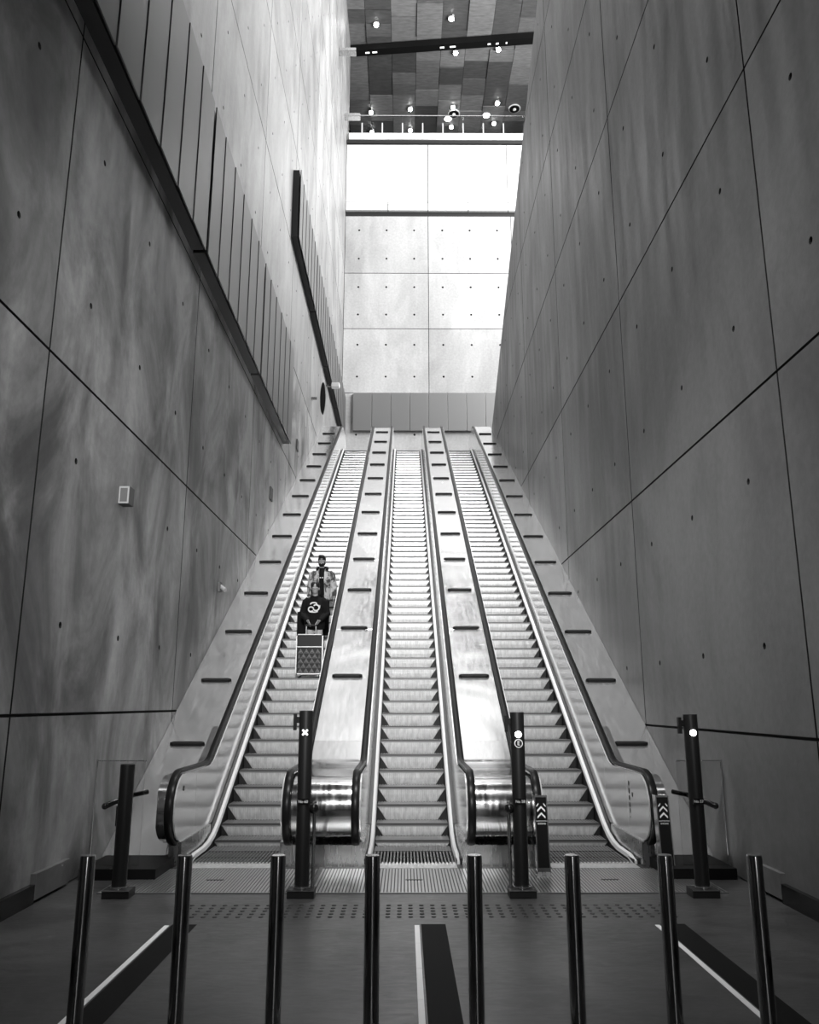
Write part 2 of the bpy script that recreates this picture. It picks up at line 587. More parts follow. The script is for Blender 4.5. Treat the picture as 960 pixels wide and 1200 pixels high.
# ceilings
ceil = MB().box(XL - 0.6, HALLX, 10, 64, ZC + 0.08, ZC + 0.5).build('ceiling', M['joint'])
tag(ceil, 'high dark ceiling of staggered tiles with small lamps', 'ceiling', kind='structure')
TW = 1.55
lens = (1.0, 1.5, 2.0, 2.5)
tile_me = {}
for ln in lens:
    for dz in (0, 1, 2):
        tile_me[ln, dz] = MB().box(0.012, TW - 0.012, 0.015, ln - 0.015, -0.03 * dz, 0.08).mesh('ceiling_tile', M['tile'])
for c in range(0, 9):
    x = -4.0 + TW * c
    y = 36.6 + random.choice((0, 0.5, 1.0))
    while y < 63:
        ln = random.choice(lens)
        link('ceiling_tile', tile_me[ln, random.randrange(3)], ceil, (x, y, ZC))
        y += ln
cl = MB().box(XL - 0.6, XR + 0.6, -8, 5.4, 8.9, 9.4).build('ceiling', M['concrete_r'])  # unseen low ceiling, brought forward to keep light off the near walls
tag(cl, 'lower concourse ceiling over the viewer, unseen, extended to shade the near walls', 'ceiling', kind='structure')

# baseboards
for nm, x0, x1, side in (('baseboard_left', XL, XL + 0.05, 'left'), ('baseboard_right', XR - 0.05, XR, 'right')):
    o = MB().box(x0, x1, -8, 8.2, 0, 0.17).build(nm, M['black_gloss'])
    tag(o, 'low dark skirting along the foot of the %s wall' % side, 'baseboard', kind='structure')
    MB().box(x0, x1, 8.2, 9.0, 0.03, 0.26).build('skirting_block', M['concrete_r'], o)

# pale floor strips with dark bands beside them, tactile studs
for i, (x, who) in enumerate(zip((-1.985, 0.1, 2.11), ('left', 'middle', 'right'))):
    y = -3.0
    o = empty('floor_strip', (x, 0, 0), parent=floor)
    while y < 7.4:
        y1 = min(y + 0.62, 7.45)
        MB().box(-0.02, 0.02, y + 0.002, y1 - 0.002, -0.01, 0.003).build('strip_piece', M['line'], o)
        y = y1
    MB().box(x + 0.035, x + 0.24, -3, 7.48, -0.01, 0.002).build('floor_band', M['dark_band'], floor)  # dark band along the right of each pale strip
st = MB()
for i in range(44):
    for j in range(5):
        st.tube([(-1.95 + 0.1 * i, 7.72 + 0.105 * j, -0.002), (-1.95 + 0.1 * i, 7.72 + 0.105 * j, 0.006)], [0.024, 0.018], 8)
tag(st.build('tactile_studs', M['stud'], floor), kind='stuff')

# ------------------------------------------------------------------ metal cladding on the left wall
def cladding(z0, z1, y0, y1, unit, npan, label):
    root = empty('wall_cladding', (XL, y0, z0))
    tag(root, label, 'cladding')
    t = 0.25
    y = y0; k = 0
    while y < y1 - 0.01:
        ye = min(y + unit, y1)
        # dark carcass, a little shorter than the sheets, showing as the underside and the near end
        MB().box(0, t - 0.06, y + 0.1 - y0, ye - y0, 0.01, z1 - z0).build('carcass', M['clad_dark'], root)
        w = (ye - y) / npan
        for i in range(npan):
            a = y + i * w - y0
            mb = MB()
            ins = 0.014
            if i == 0: a += 0.09; wi = w - 0.09
            else: wi = w
            mb.add([(t, a + 0.006, 0), (t - ins, a + wi - 0.012, 0), (t - ins, a + wi - 0.012, z1 - z0), (t, a + 0.006, z1 - z0),
                    (t - 0.02, a + 0.006, 0), (t - ins - 0.02, a + wi - 0.012, 0), (t - ins - 0.02, a + wi - 0.012, z1 - z0), (t - 0.02, a + 0.006, z1 - z0)],
                   [(0, 1, 2, 3), (4, 7, 6, 5), (0, 4, 5, 1), (1, 5, 6, 2), (2, 6, 7, 3), (3, 7, 4, 0)])
            mb.build('sheet', M['clad'], root)
        y = ye; k += 1
    return root
cladding(8.97, 11.75, 22.2 - 5.1 * 4, 22.2, 5.1, 6, 'long band of lapped metal sheets low on the left wall')
cladding(15.6, 17.9, 22.2, YF - 0.05, 4.95, 6, 'higher far band of metal sheets near the end wall, dark underneath')

# ------------------------------------------------------------------ escalators
SW = 0.495     # half width between skirts
def step_mesh():
    mb = MB()
    hw = SW - 0.01
    mb.box(-hw, hw, 0.0, 0.405, -0.03, 0.0, 2)
    # ribbed, slightly bowed riser below the nosing
    nr = 32
    xs, off = [], []
    for i in range(nr):
        a = -hw + 2 * hw * i / nr; w = 2 * hw / nr
        xs += [a, a + w * 0.62, a + w * 0.66, a + w * 0.96]; off += [0, 0, 0.006, 0.006]
    xs.append(hw); off.append(0)
    prof = [(0.004, -0.004), (0.012, -0.05), (0.022, -0.1), (0.04, -0.16), (0.062, -0.225)]
    vv, ff = [], []
    for y, z in prof:
        for x, o in zip(xs, off): vv.append((x, y + o, z))
    n = len(xs)
    for j in range(len(prof) - 1):
        for i in range(n - 1): ff.append((j * n + i, j * n + i + 1, (j + 1) * n + i + 1, (j + 1) * n + i))
    mb.add(vv, ff, 0)
    # black triangles filling the lower corners of the riser
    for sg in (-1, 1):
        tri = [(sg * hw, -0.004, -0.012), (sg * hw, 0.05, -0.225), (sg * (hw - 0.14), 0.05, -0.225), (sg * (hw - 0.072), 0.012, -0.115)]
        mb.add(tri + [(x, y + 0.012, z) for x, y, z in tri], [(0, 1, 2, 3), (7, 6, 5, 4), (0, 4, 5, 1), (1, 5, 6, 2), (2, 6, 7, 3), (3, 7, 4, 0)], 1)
    # tread cleats, lengthwise
    for i in range(24):
        a = -hw + 2 * hw * (i + 0.2) / 24
        mb.box(a, a + hw / 24, 0.012, 0.4, 0.0, 0.008, 2)
    mb.box(-hw, hw, -0.002, 0.012, -0.012, 0.009, 1)
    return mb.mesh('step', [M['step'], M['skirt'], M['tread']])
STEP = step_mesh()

def positions(s0, pitch):
    """points along the nosing path"""
    out = []; acc = 0.0; want = s0
    pts = [p for p in nose_path if p[0] >= 9.0]
    for a, c in zip(pts, pts[1:]):
        l = (c - a).length
        while want <= acc + l:
            out.append(a + (c - a) * ((want - acc) / l)); want += pitch
        acc += l
    return out
step_pos = [p for p in positions(0.30, 0.4053) if 9.95 < p[0] < 33.3]

def drange(a, b2, st):
    n = max(1, int(round((b2 - a) / st)))
    return [a + (b2 - a) * k / n for k in range(n + 1)]

rail_in = offset_path(rail_path, 0.03)
top_fn = interp([(p[0], p[1]) for p in rail_in[li:ti + 1]])
low_fn = interp([(p[0], p[1]) for p in reversed(rail_in[:li + 1])])

def rail_sweep(path, w, h, n0=0.0):
    """rounded band swept along the (y, z) path, x across; n0 inward offset of its middle"""
    sec = []
    for k in range(12):
        a = 2 * math.pi * k / 12
        ca, sa = math.cos(a), math.sin(a)
        sec.append((math.copysign(abs(ca) ** 0.6, ca) * w / 2, n0 + math.copysign(abs(sa) ** 0.6, sa) * h / 2))
    vv, ff = [], []
    n = len(path)
    for i, p in enumerate(path):
        a = path[max(0, i - 1)]; c = path[min(n - 1, i + 1)]
        t = (c - a).normalized(); nr = Vector((t.y, -t.x))
        for x, q in sec: vv.append((x, p.x + nr.x * q, p.y + nr.y * q))
    for i in range(n - 1):
        for k in range(12):
            l = (k + 1) % 12
            ff.append((i * 12 + k, i * 12 + l, (i + 1) * 12 + l, (i + 1) * 12 + k))
    ff.append(tuple(range(12))); ff.append(tuple((n - 1) * 12 + k for k in range(11, -1, -1)))
    return MB().add(vv, ff)

RAIL = rail_sweep(rail_path, 0.088, 0.045).mesh('handrail', M['rubber'], smooth=True)
GUIDE = rail_sweep(offset_path(rail_path, 0.045), 0.045, 0.05).mesh('handrail_guide', M['chrome'], smooth=True)
ds = drange(D0 + 0.02, 33.6, 0.25)
SKIRT = MB().strip([(d, nose(d) - 0.26) for d in ds], [(d, nose(d) + 0.05) for d in ds], 0, 0.012).mesh('skirt_panel', M['skirt'])
LEDGE = MB().strip([(d, nose(d) - 0.1) for d in ds], [(d, nose(d) + 0.062) for d in ds], 0, 0.06).mesh('ledge', M['skirt'])
def strip_mesh(sg):
    vv, ff = [], []
    for d in ds:
        z = nose(d)
        drop = max(0.0, 0.12 - (d - ds[0])) * 0.35
        for x, q in ((-0.006, 0.03), (0.006, 0.07), (0.03, 0.085), (0.045, 0.08), (0.045, 0.03)):
            vv.append((sg * x, d, z + q - drop))
    for i in range(len(ds) - 1):
        for k in range(5):
            l = (k + 1) % 5
            ff.append((i * 5 + k, i * 5 + l, (i + 1) * 5 + l, (i + 1) * 5 + k))
    ff.append((0, 1, 2, 3, 4)); ff.append(tuple((len(ds) - 1) * 5 + k for k in (4, 3, 2, 1, 0)))
    return MB().add(vv, ff).mesh('skirt_strip', M['strip'], smooth=True)
STRIP = {1: strip_mesh(1), -1: strip_mesh(-1)}

bounds = [9.69, 10.62, 11.75] + [11.75 + 1.56 * k for k in range(1, 14)] + [33.95]
bal_me = []
for a, c in zip(bounds, bounds[1:]):
    dd = drange(a + 0.004, c - 0.004, 0.06 if a < 11.7 or c > 31 else 0.4)
    lo, hi = [], []
    for d in dd:
        t_ = top_fn(d)
        bt = low_fn(d) if d < 10.05 else 0.27
        bt = max(bt, 0.27 if d > 9.95 else bt, nose(d) + 0.095)
        if bt > t_ - 0.01: bt = t_ - 0.01
        lo.append((d, bt)); hi.append((d, t_))
    bal_me.append(MB().strip(lo, hi, -0.008, 0.008).mesh('balustrade_panel', M['balustrade']))

COMB = MB()
COMB.box(-SW, SW, D0 - 0.26, D0 + 0.02, 0.002, 0.012)
for i in range(24):
    a = -SW + 2 * SW * (i + 0.2) / 24
    COMB.box(a, a + 0.018, D0 - 0.02, D0 + 0.06, 0.004, 0.02)
COMB = COMB.mesh('comb', M['step'])

def rib_plate():
    mb = MB()
    hw = 1.018
    mb.box(-hw, hw, 8.62, D0 - 0.0, -0.01, 0.004, 1)
    n = 60
    for i in range(n):
        a = -hw + 2 * hw * (i + 0.2) / n
        mb.box(a, a + 1.3 * hw / n, 8.64, D0 - 0.28, 0.003, 0.010)
    mb.box(-0.09, 0.09, 9.2, 9.24, 0.004, 0.012, 1)
    mb.box(-hw, hw, 8.62, 8.64, 0.003, 0.01)
    return mb.mesh('landing_plate', [M['plate'], M['stud']])
PLATE = rib_plate()

esc_lab = ('left escalator carrying two people and luggage',
           'middle empty escalator between the two steel decks',
           'right escalator with a word-marked balustrade beside the right wall')
for e, xc in enumerate(EC):
    root = empty('escalator', (xc, 0, 0))
    tag(root, esc_lab[e], 'escalator', 'escalators side by side')
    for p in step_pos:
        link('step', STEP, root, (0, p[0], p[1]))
    link('landing_plate', PLATE, root)
    link('comb', COMB, root)
    for s in (-1, 1):
        link('skirt_panel', SKIRT, root, (SW if s > 0 else -SW - 0.012, 0, 0))
        link('skirt_strip', STRIP[s], root, (s * SW, 0, 0))
        link('ledge', LEDGE, root, (SW + 0.04 if s > 0 else -SW - 0.1, 0, 0))
        h_ = link('handrail', RAIL, root, (s * HALF, 0, 0))
        link('handrail_guide', GUIDE, h_)
        for me in bal_me:
            link('balustrade_panel', me, root, (s * 0.6, 0, 0))
        MB().box(s * 0.56 if s > 0 else -0.70, 0.70 if s > 0 else -0.56, 9.95, 11.4, 0.0, 0.27).build('newel_base', M['casing'], root)
    # truss soffit box under the steps keeps the machine solid
    MB().strip([(d, nose(d) - 0.9) for d in drange(11.6, 33, 1.0)], [(d, nose(d) - 0.28) for d in drange(11.6, 33, 1.0)], -0.7, 0.7).build('truss', M['skirt'], root)

# small marks printed on the balustrade sheets beside the outer newels
def marks(parent, pts, x):
    mb = MB()
    for y, z, ry, rz in pts: mb.tube([(x - 0.001, y, z), (x + 0.001, y, z)], [(ry, rz), (ry, rz)], 10, flat=(0, 1, 0))
    mb.build('printed_mark', M['black'], parent)
escs = [o for o in col.objects if o.name.startswith('escalator')]
marks(escs[2], [(10.5, 0.86, .02, .028), (10.5, 0.77, .024, .035), (10.36, 0.74, .02, .03), (10.5, 0.69, .022, .03), (10.5, 0.61, .018, .03), (10.5, 0.54, .012, .03), (10.5, 0.47, .01, .012)], 0.588)
marks(escs[0], [(10.02, 0.86, .03, .017), (10.02, 0.83, .03, .013)], -0.588)

# ------------------------------------------------------------------ steel decks between and beside the escalators
STOP_Y = [12.02 + 1.6 * k for k in range(13)]
def stop_mesh():
    mb = MB()
    w, t = 0.25, 0.035
    hexa = [(-w, 0), (-w + 0.045, -t), (w - 0.045, -t), (w, 0), (w - 0.045, t), (-w + 0.045, t)]
    vv = [(x, y, 0.0) for x, y in hexa] + [(x * 0.97, y * 0.8, 0.045) for x, y in hexa]
    ff = [(5, 4, 3, 2, 1, 0), (6, 7, 8, 9, 10, 11)] + [(i, (i + 1) % 6, 6 + (i + 1) % 6, 6 + i) for i in range(6)]
    return mb.add(vv, ff).mesh('deck_stop', M['black'])
STOP = stop_mesh()
plate_b = [12.0, 15.2, 18.4, 21.6, 24.8, 28.0, 31.0]

def centre_deck(x0, x1, label):
    xc, hw = (x0 + x1) / 2, (x1 - x0) / 2 - 0.048
    root = empty('escalator_deck', (xc, 10.0, 0))
    tag(root, label, 'escalator deck', 'steel decks along the escalators')
    outer = offset_path(rail_path, 0.055)
    inner = offset_path(rail_path, 0.075)
    def seg(name, a, b2, mat):
        idx = [i for i in range(len(outer)) if (outer[i][0] <= b2 and outer[i][0] >= a)]
        po = [outer[i] for i in idx]; pi_ = [inner[i] for i in idx]
        if a > 11.9:
            zz = lambda d, off: (d - D1) * TAN + hl - off / math.cos(math.pi / 6)
            po = [Vector((d, zz(d, 0.055))) for d in (a + 0.003, b2 - 0.003)]
            pi_ = [Vector((d, zz(d, 0.075))) for d in (a + 0.003, b2 - 0.003)]
        else:
            zz = lambda d, off: (d - D1) * TAN + hl - off / math.cos(math.pi / 6)
            po = [p for p in po] + [Vector((b2 - 0.003, zz(b2, 0.055)))]
            pi_ = [p for p in pi_] + [Vector((b2 - 0.003, zz(b2, 0.075)))]
        mb = MB().strip([(p.x - 10.0, p.y) for p in pi_], [(p.x - 10.0, p.y) for p in po], -hw, hw)
        return mb.build(name, mat, root, smooth=True)
    seg('end_drum', 0, 12.0, M['drum'])
    for a, b2 in zip(plate_b, plate_b[1:]): seg('deck_plate', a, b2, M['deck'])
    # top end
    ii = [i for i in range(li, ti + 6) if outer[i][0] > 31.0]
    a0 = Vector((31.003, (31.003 - D1) * TAN + hl - 0.0635)); a1 = Vector((31.003, (31.003 - D1) * TAN + hl - 0.0866))
    MB().strip([(p.x - 10, p.y) for p in [a1] + [inner[i] for i in ii]], [(p.x - 10, p.y) for p in [a0] + [outer[i] for i in ii]], -hw, hw).build('deck_plate', M['deck'], root, smooth=True)
    MB().box(-hw, hw, -0.04, 0.02, 0.0, 0.235).box(-hw, hw, 0.02, 0.7, 0.0, 0.2).build('plinth', M['casing'], root)
    for y in STOP_Y[1:]:
        z = (y - D1) * TAN + hl - 0.0635
        link('deck_stop', STOP, root, (0, y - 10, z), (math.pi / 6, 0, 0))
    # a dark rubbing strip across the drum
    return root
centre_deck(EC[0] + HALF, EC[1] - HALF, 'steel deck between the left and middle escalators')
centre_deck(EC[1] + HALF, EC[2] - HALF, 'steel deck between the middle and right escalators')

OFF = 0.82
def side_deck(xw, xh, label, s):
    """xw at the wall, xh at the handrail; s = +1 when the wall is on the right"""
    root = empty('escalator_deck', ((xw + xh) / 2, 10.0, 0))
    tag(root, label, 'escalator deck', 'steel decks along the escalators')
    a, c = sorted((xw - s * 0.004, xh + s * 0.03))
    m_ = (xw + xh) / 2
    zz = lambda d: (d - D1) * TAN + OFF
    bs = [9.95] + plate_b + [32.6]
    for d0, d1 in zip(bs, bs[1:]):
        MB().strip([(d0 + 0.003 - 10, zz(d0) - 0.025), (d1 - 0.003 - 10, zz(d1) - 0.025)], [(d0 + 0.003 - 10, zz(d0)), (d1 - 0.003 - 10, zz(d1))], a - m_, c - m_).build('deck_plate', M['deck'], root)
    MB().box(a - m_, c - m_, 22.6, 25, zz(32.6) - 0.05, zz(32.6)).build('deck_plate', M['deck'], root)
    for y in STOP_Y:
        link('deck_stop', STOP, root, ((a + c) / 2 - m_, y - 10, zz(y)), (math.pi / 6, 0, 0))
    # newel casing just outside the handrail
    dd = drange(9.73, 12.3, 0.06)
    lo = [(d - 10, max(low_fn(d), 0.24) if d < 10.05 else 0.24) for d in dd]
    lo = [(d, z) if d < 0.4 else (d, max(z, zz(d + 10) - 0.1)) for d, z in lo]
    hi = [(d - 10, top_fn(d) - 0.012) for d in dd]
    x0, x1 = sorted((xh + s * 0.045, xh + s * 0.15))
    MB().strip(lo, hi, x0 - m_, x1 - m_).build('newel_casing', M['drum'], root, smooth=True)
    # dark plinth in front of the sloping deck
    x0, x1 = sorted((xw - s * 0.05, xh - s * 0.02))
    MB().box(x0 - m_, x1 - m_, -0.75, 0.1, 0.0, 0.11).build('plinth', M['black'], root)
    return root
side_deck(XL, EC[0] - HALF, 'steel deck along the left wall', -1)
side_deck(XR, EC[2] + HALF, 'steel deck along the right wall', 1)

# ------------------------------------------------------------------ glass screens with black rails beside the outer newels
for s, xa, xb, who in ((-1, -3.40, -2.86, 'left'), (1, 3.0, 3.50, 'right')):
    root = empty('glass_screen', ((xa + xb) / 2, 9.45, 0.11))
    tag(root, 'small clear glass screen with a black rail at the %s newel' % who, 'glass screen')
    m_ = (xa + xb) / 2
    MB().box(xa - m_, xb - m_, -0.006, 0.006, 0.0, 1.08).build('pane', M['glass'], root)
    xe = xa if s < 0 else xb
    MB().box(xe - m_ - 0.008, xe - m_ + 0.008, -0.01, 0.01, 0.0, 1.09).build('edge_trim', M['chrome'], root)
    MB().box(xa - m_, xb - m_, -0.008, 0.008, 1.075, 1.085).build('edge_trim', M['casing'], root)
    p = [(s * 2.86, 0.14, 0.74), (s * 2.98, 0.02, 0.72), (s * 3.08, -0.12, 0.68), (s * 3.2, -0.22, 0.63)]
    if s > 0: p = [(x + 0.12, y, z) for x, y, z in p]
    r_ = MB().tube([(x - m_, y, z) for x, y, z in p], [0.026] * 3 + [0.032], 12).ellipsoid((p[3][0] - m_, p[3][1], p[3][2]), (0.034,) * 3, 12, 8).build('rail', M['black_gloss'], root, smooth=True)
    MB().box(p[2][0] - m_ - 0.02, p[2][0] - m_ + 0.02, -0.15, -0.13, 0.42, 0.62).build('tag_plate', M['black'], root)

# ------------------------------------------------------------------ bollards
bx = [(105, 'leftmost'), (218, 'second from the left'), (327, 'third from the left'), (437, 'fourth from the left'), (556, 'fourth from the right'),
      (670, 'third from the right'), (779, 'second from the right'), (884, 'rightmost')]
BOL = MB().tube([(0, 0, 0), (0, 0, 0.985), (0, 0, 0.996)], [0.041, 0.041, 0.039], 24)
BOL_BODY = BOL.mesh('post', M['bollard'], smooth=True)
BOL_CAP = MB().tube([(0, 0, 0.996), (0, 0, 1.0)], [0.039, 0.036], 24).mesh('cap', M['chrome'])
BOL_FOOT = MB().tube([(0, 0, 0), (0, 0, 0.012)], [0.07, 0.068], 24).mesh('foot_ring', M['casing'])
for px, where in bx:
    x = (px - 475) * 4.47 / 960
    root = empty('bollard', (x, 4.77, 0))
    tag(root, 'slim steel bollard, %s of the front row' % where, 'bollard', 'row of bollards in front')
    link('post', BOL_BODY, root); link('cap', BOL_CAP, root); link('foot_ring', BOL_FOOT, root)

# ------------------------------------------------------------------ signal posts
def signal_post(x, y, h, label, sign=None, number=None, side=None, tilt=0.0, bracket=None):
    root = empty('signal_post', (x, y, 0))
    tag(root, label, 'signal post', 'dark signal posts before the escalators')
    MB().box(-0.13, 0.13, -0.1, 0.1, 0, 0.075).build('base', M['totem'], root, bevel=0.008)
    MB().box(-0.13, 0.13, -0.104, -0.098, 0.066, 0.078).build('base_trim', M['chrome'], root)
    MB().tube([(0, 0, 0.07), (0, 0, 0.1)], [0.085, 0.085], 20).build('collar', M['chrome'], root, smooth=True)
    MB().tube([(0, 0, 0.09), (0, 0, h - 0.004), (0, 0, h)], [0.07, 0.07, 0.066], 24).build('shaft', M['totem'], root, smooth=True)
    fy = -0.0705
    if number:
        MB().box(-0.052, 0.052, fy - 0.004, fy + 0.02, 0.845, 0.9).build('number_plate', M['black_gloss'], root)
        link('lettering', text_mesh(number, 0.036, M['white']), root, (0, fy - 0.006, 0.872), (math.pi / 2, 0, 0))
    if sign == 'cross':
        mb = MB()
        for a in (math.pi / 4, -math.pi / 4):
            c_, s_ = math.cos(a), math.sin(a)
            q = [(-0.036, -0.009), (0.036, -0.009), (0.036, 0.009), (-0.036, 0.009)]
            pts = [(c_ * u - s_ * v, s_ * u + c_ * v) for u, v in q]
            mb.add([(u, fy - 0.004, v) for u, v in pts] + [(u, fy + 0.01, v) for u, v in pts],
                   [(0, 1, 2, 3), (7, 6, 5, 4), (0, 4, 5, 1), (1, 5, 6, 2), (2, 6, 7, 3), (3, 7, 4, 0)])
        mb.build('signal_cross', M['glow2'] if 'glow2' in M else M['white'], root, (0, 0, h - 0.21))
    else:
        if sign:
            MB().tube([(0, fy + 0.01, 0), (0, fy - 0.006, 0)], [0.034, 0.03], 16).build('signal_lamp', M['glow'], root, (0, 0, h - 0.215 if sign == 'lamp_ring' else h - 0.18), smooth=True)
        if sign == 'lamp_ring':
            MB().tube([(0, fy + 0.01, 0), (0, fy - 0.003, 0)], [0.042, 0.042], 20).build('round_badge', M['white'], root, (0, 0, h - 0.30))
            MB().tube([(0, fy + 0.01, 0), (0, fy - 0.0045, 0)], [0.034, 0.034], 20).build('round_badge', M['black'], root, (0, 0, h - 0.30))
            link('lettering', text_mesh('E', 0.06, M['white']), root, (0, fy - 0.006, h - 0.30), (math.pi / 2, 0, 0))
    if bracket:
        MB().box(-0.1, -0.065, -0.02, 0.02, h - 0.12, h - 0.06).box(-0.125, -0.095, -0.03, 0.03, h - 0.19, h - 0.03).build('sensor', M['black'], root, bevel=0.004)
    if side:
        MB().tube([(side * 0.1, 0.06, 0), (side * 0.1, 0.06, 0.86)], 0.018, 10).build('rear_post', M['casing'], root, smooth=True)
        MB().ellipsoid((side * 0.1, 0.0, 0.8), (0.05, 0.06, 0.05), 12, 8).build('knob', M['black_gloss'], root, smooth=True)
signal_post(-2.75, 8.5, 1.22, 'shortest plain black post beside the left newel')
signal_post(-0.995, 8.5, 1.735, 'dark signal post showing a white cross', 'cross', 'No 60', side=1, bracket=True)
signal_post(1.125, 8.5, 1.72, 'dark signal post with a lit lamp over a round badge', 'lamp_ring', 'No 58', side=-1, bracket=True)
signal_post(2.87, 8.5, 1.70, 'dark signal post with a lit lamp by the right newel', 'lamp', 'No 57', bracket=True)

# ------------------------------------------------------------------ sanitizing boxes on two handrails
def sanitizer(x, label):
    root = empty('handrail_sanitizer', (x, 9.62, 0))
    tag(root, label, 'sanitizer box', 'boxes clamped on two handrails')
    w = 0.072
    sh = lambda z: (-0.12 + 0.10 * z / 0.85)     # the box leans back with height
    def slab(x0, x1, y0, y1, z0, z1):
        return MB().add([(x0, y0 + sh(z0), z0), (x1, y0 + sh(z0), z0), (x1, y1 + sh(z0), z0), (x0, y1 + sh(z0), z0),
                         (x0, y0 + sh(z1), z1), (x1, y0 + sh(z1), z1), (x1, y1 + sh(z1), z1), (x0, y1 + sh(z1), z1)],
                        [(0, 3, 2, 1), (4, 5, 6, 7), (0, 1, 5, 4), (1, 2, 6, 5), (2, 3, 7, 6), (3, 0, 4, 7)])
    slab(-w, w, -0.10, 0.02, 0.02, 0.82).build('body', M['chrome'], root)
    slab(-w + 0.012, w - 0.012, -0.106, -0.095, 0.09, 0.80).build('front_panel', M['black_gloss'], root)
    slab(-w, w, -0.11, 0.03, 0.0, 0.05).build('foot', M['casing'], root)
    tilt = math.atan(0.10 / 0.85)
    def at_(z): return (0, -0.1075 + sh(z), z)
    for z, k in ((0.735, 0.55), (0.69, 1.0), (0.625, 1.0)):
        q = [(-0.045, -0.02), (0, 0.022), (0.045, -0.02), (0.045, -0.042), (0, 0.0), (-0.045, -0.042)]
        mb = MB().add([(u * 0.95, 0, v * k) for u, v in q] + [(u * 0.95, 0.004, v * k) for u, v in q],
                      [(0, 1, 4, 5), (1, 2, 3, 4), (11, 10, 7, 6), (10, 9, 8, 7)] + [(i, 6 + i, 6 + (i + 1) % 6, (i + 1) % 6) for i in range(6)])
        if k < 1:
            mb = MB()
            for s in (-1, 1):
                pts = [(s * 0.05, -0.02), (s * 0.028, 0.006), (s * 0.028, -0.01), (s * 0.05, -0.035)]
                mb.add([(u, 0, v) for u, v in pts] + [(u, 0.004, v) for u, v in pts],
                       [(0, 1, 2, 3), (7, 6, 5, 4), (0, 4, 5, 1), (1, 5, 6, 2), (2, 6, 7, 3), (3, 7, 4, 0)])
        mb.build('chevron', M['white'], root, at_(z), (-tilt, 0, 0))
    for t_, z, sz in (('SANITIZATION', 0.557, 0.0175), ('ENGINE', 0.53, 0.025)):
        link('lettering', text_mesh(t_, sz, M['white']), root, at_(z), (math.pi / 2 - tilt, 0, 0))
    return root
sanitizer(EC[2] - HALF + 0.0, 'black-faced chevron box on the handrail by the middle signal post')
sanitizer(EC[2] + HALF + 0.03, 'black-faced chevron box on the rightmost handrail')

# ------------------------------------------------------------------ small fittings on the left wall
def on_left(px, py, x=XL):
    """where a view ray through a photo pixel meets the wall plane"""
    cx, cz = (px - 480) / 960.0, (600 - py) / 960.0
    d = Vector((cx, math.cos(PITCH) - cz * math.sin(PITCH), math.sin(PITCH) + cz * math.cos(PITCH)))
    d = Matrix.Rotation(-YAW, 3, 'Z') @ d
    t = x / d.x
    return d.y * t, EYE + d.z * t

y, z = on_left(142, 582)
o = empty('wall_speaker', (XL, y, z)); tag(o, 'small square box fixed to the left concrete wall', 'wall speaker')
MB().box(0, 0.13, -0.09, 0.09, -0.11, 0.11).build('housing', M['fitting'], o, bevel=0.008)
MB().box(0.004, 0.126, -0.098, -0.088, -0.106, 0.106).build('frame', M['fitting_pale'], o)
MB().box(0.022, 0.108, -0.102, -0.09, -0.085, 0.085).build('face', M['fitting'], o)
y, z = on_left(256, 688)
o = empty('security_camera', (XL, y, z)); tag(o, 'small camera bracket low on the left wall', 'camera')
MB().box(0, 0.05, -0.08, 0.08, -0.09, 0.09).build('back_plate', M['fitting'], o, bevel=0.006)
MB().tube([(0.03, 0, 0.02), (0.14, -0.05, -0.06)], 0.04, 12).build('barrel', M['fitting_pale'], o, smooth=True)
for px, py in ((317, 579), (348, 522)):
    y, z = on_left(px, py)
    o = MB().box(0, 0.04, -0.16, 0.16, -0.17, 0.17).build('access_cover', M['fitting'], None, (XL, y, z), bevel=0.01)
    tag(o, 'square grey access cover %s on the left wall' % ('lower' if px < 330 else 'nearer the escalator top'), 'cover')
y, z = on_left(381, 467, XL + 0.5)
o = empty('hanging_sign', (XL, y, z)); tag(o, 'dark oval sign sticking out of the far left wall', 'sign')
MB().tube([(0.42, -0.06, 0), (0.42, 0.06, 0)], [(0.1, 0.62), (0.1, 0.62)], 24, flat=(1, 0, 0)).build('board', M['black_gloss'], o, smooth=True)
MB().box(0, 0.2, -0.03, 0.03, -0.05, 0.05).build('bracket', M['casing'], o)
y, z = on_left(394, 452, XL + 0.45)
o = empty('wall_lamp', (XL, y, z)); tag(o, 'white lamp on a bracket near the far corner', 'lamp')
MB().box(0.25, 0.6, -0.14, 0.14, -0.1, 0.1).build('head', M['white'], o, bevel=0.03)
MB().box(0.0, 0.3, -0.04, 0.04, -0.04, 0.04).build('bracket', M['casing'], o)

# ------------------------------------------------------------------ gallery balustrade and ceiling fittings
root = empty('glass_balustrade', (1.3, YF + 0.2, 34.4))
tag(root, 'glass balustrade with slim posts on top of the far wall', 'balustrade')
for k in range(10):
    x = -2.6 + 1.2 * k - 1.3
    MB().box(x - 0.035, x + 0.035, -0.04, 0.04, 0, 1.05).build('post', M['chrome'], root)
    if k < 9: MB().box(x + 0.03, x + 1.17, -0.012, 0.012, 0.08, 1.55).build('pane', M['glass'], root)
MB().box(-4.6, 8.2, -0.025, 0.025, 1.55, 1.6).build('top_rail', M['casing'], root)

def on_ceiling(px, py, z=ZC):
    cx, cz = (px - 480) / 960.0, (600 - py) / 960.0
    d = Vector((cx, math.cos(PITCH) - cz * math.sin(PITCH), math.sin(PITCH) + cz * math.cos(PITCH)))
    d = Matrix.Rotation(-YAW, 3, 'Z') @ d
    t = (z - EYE) / d.z
    return d.x * t, d.y * t

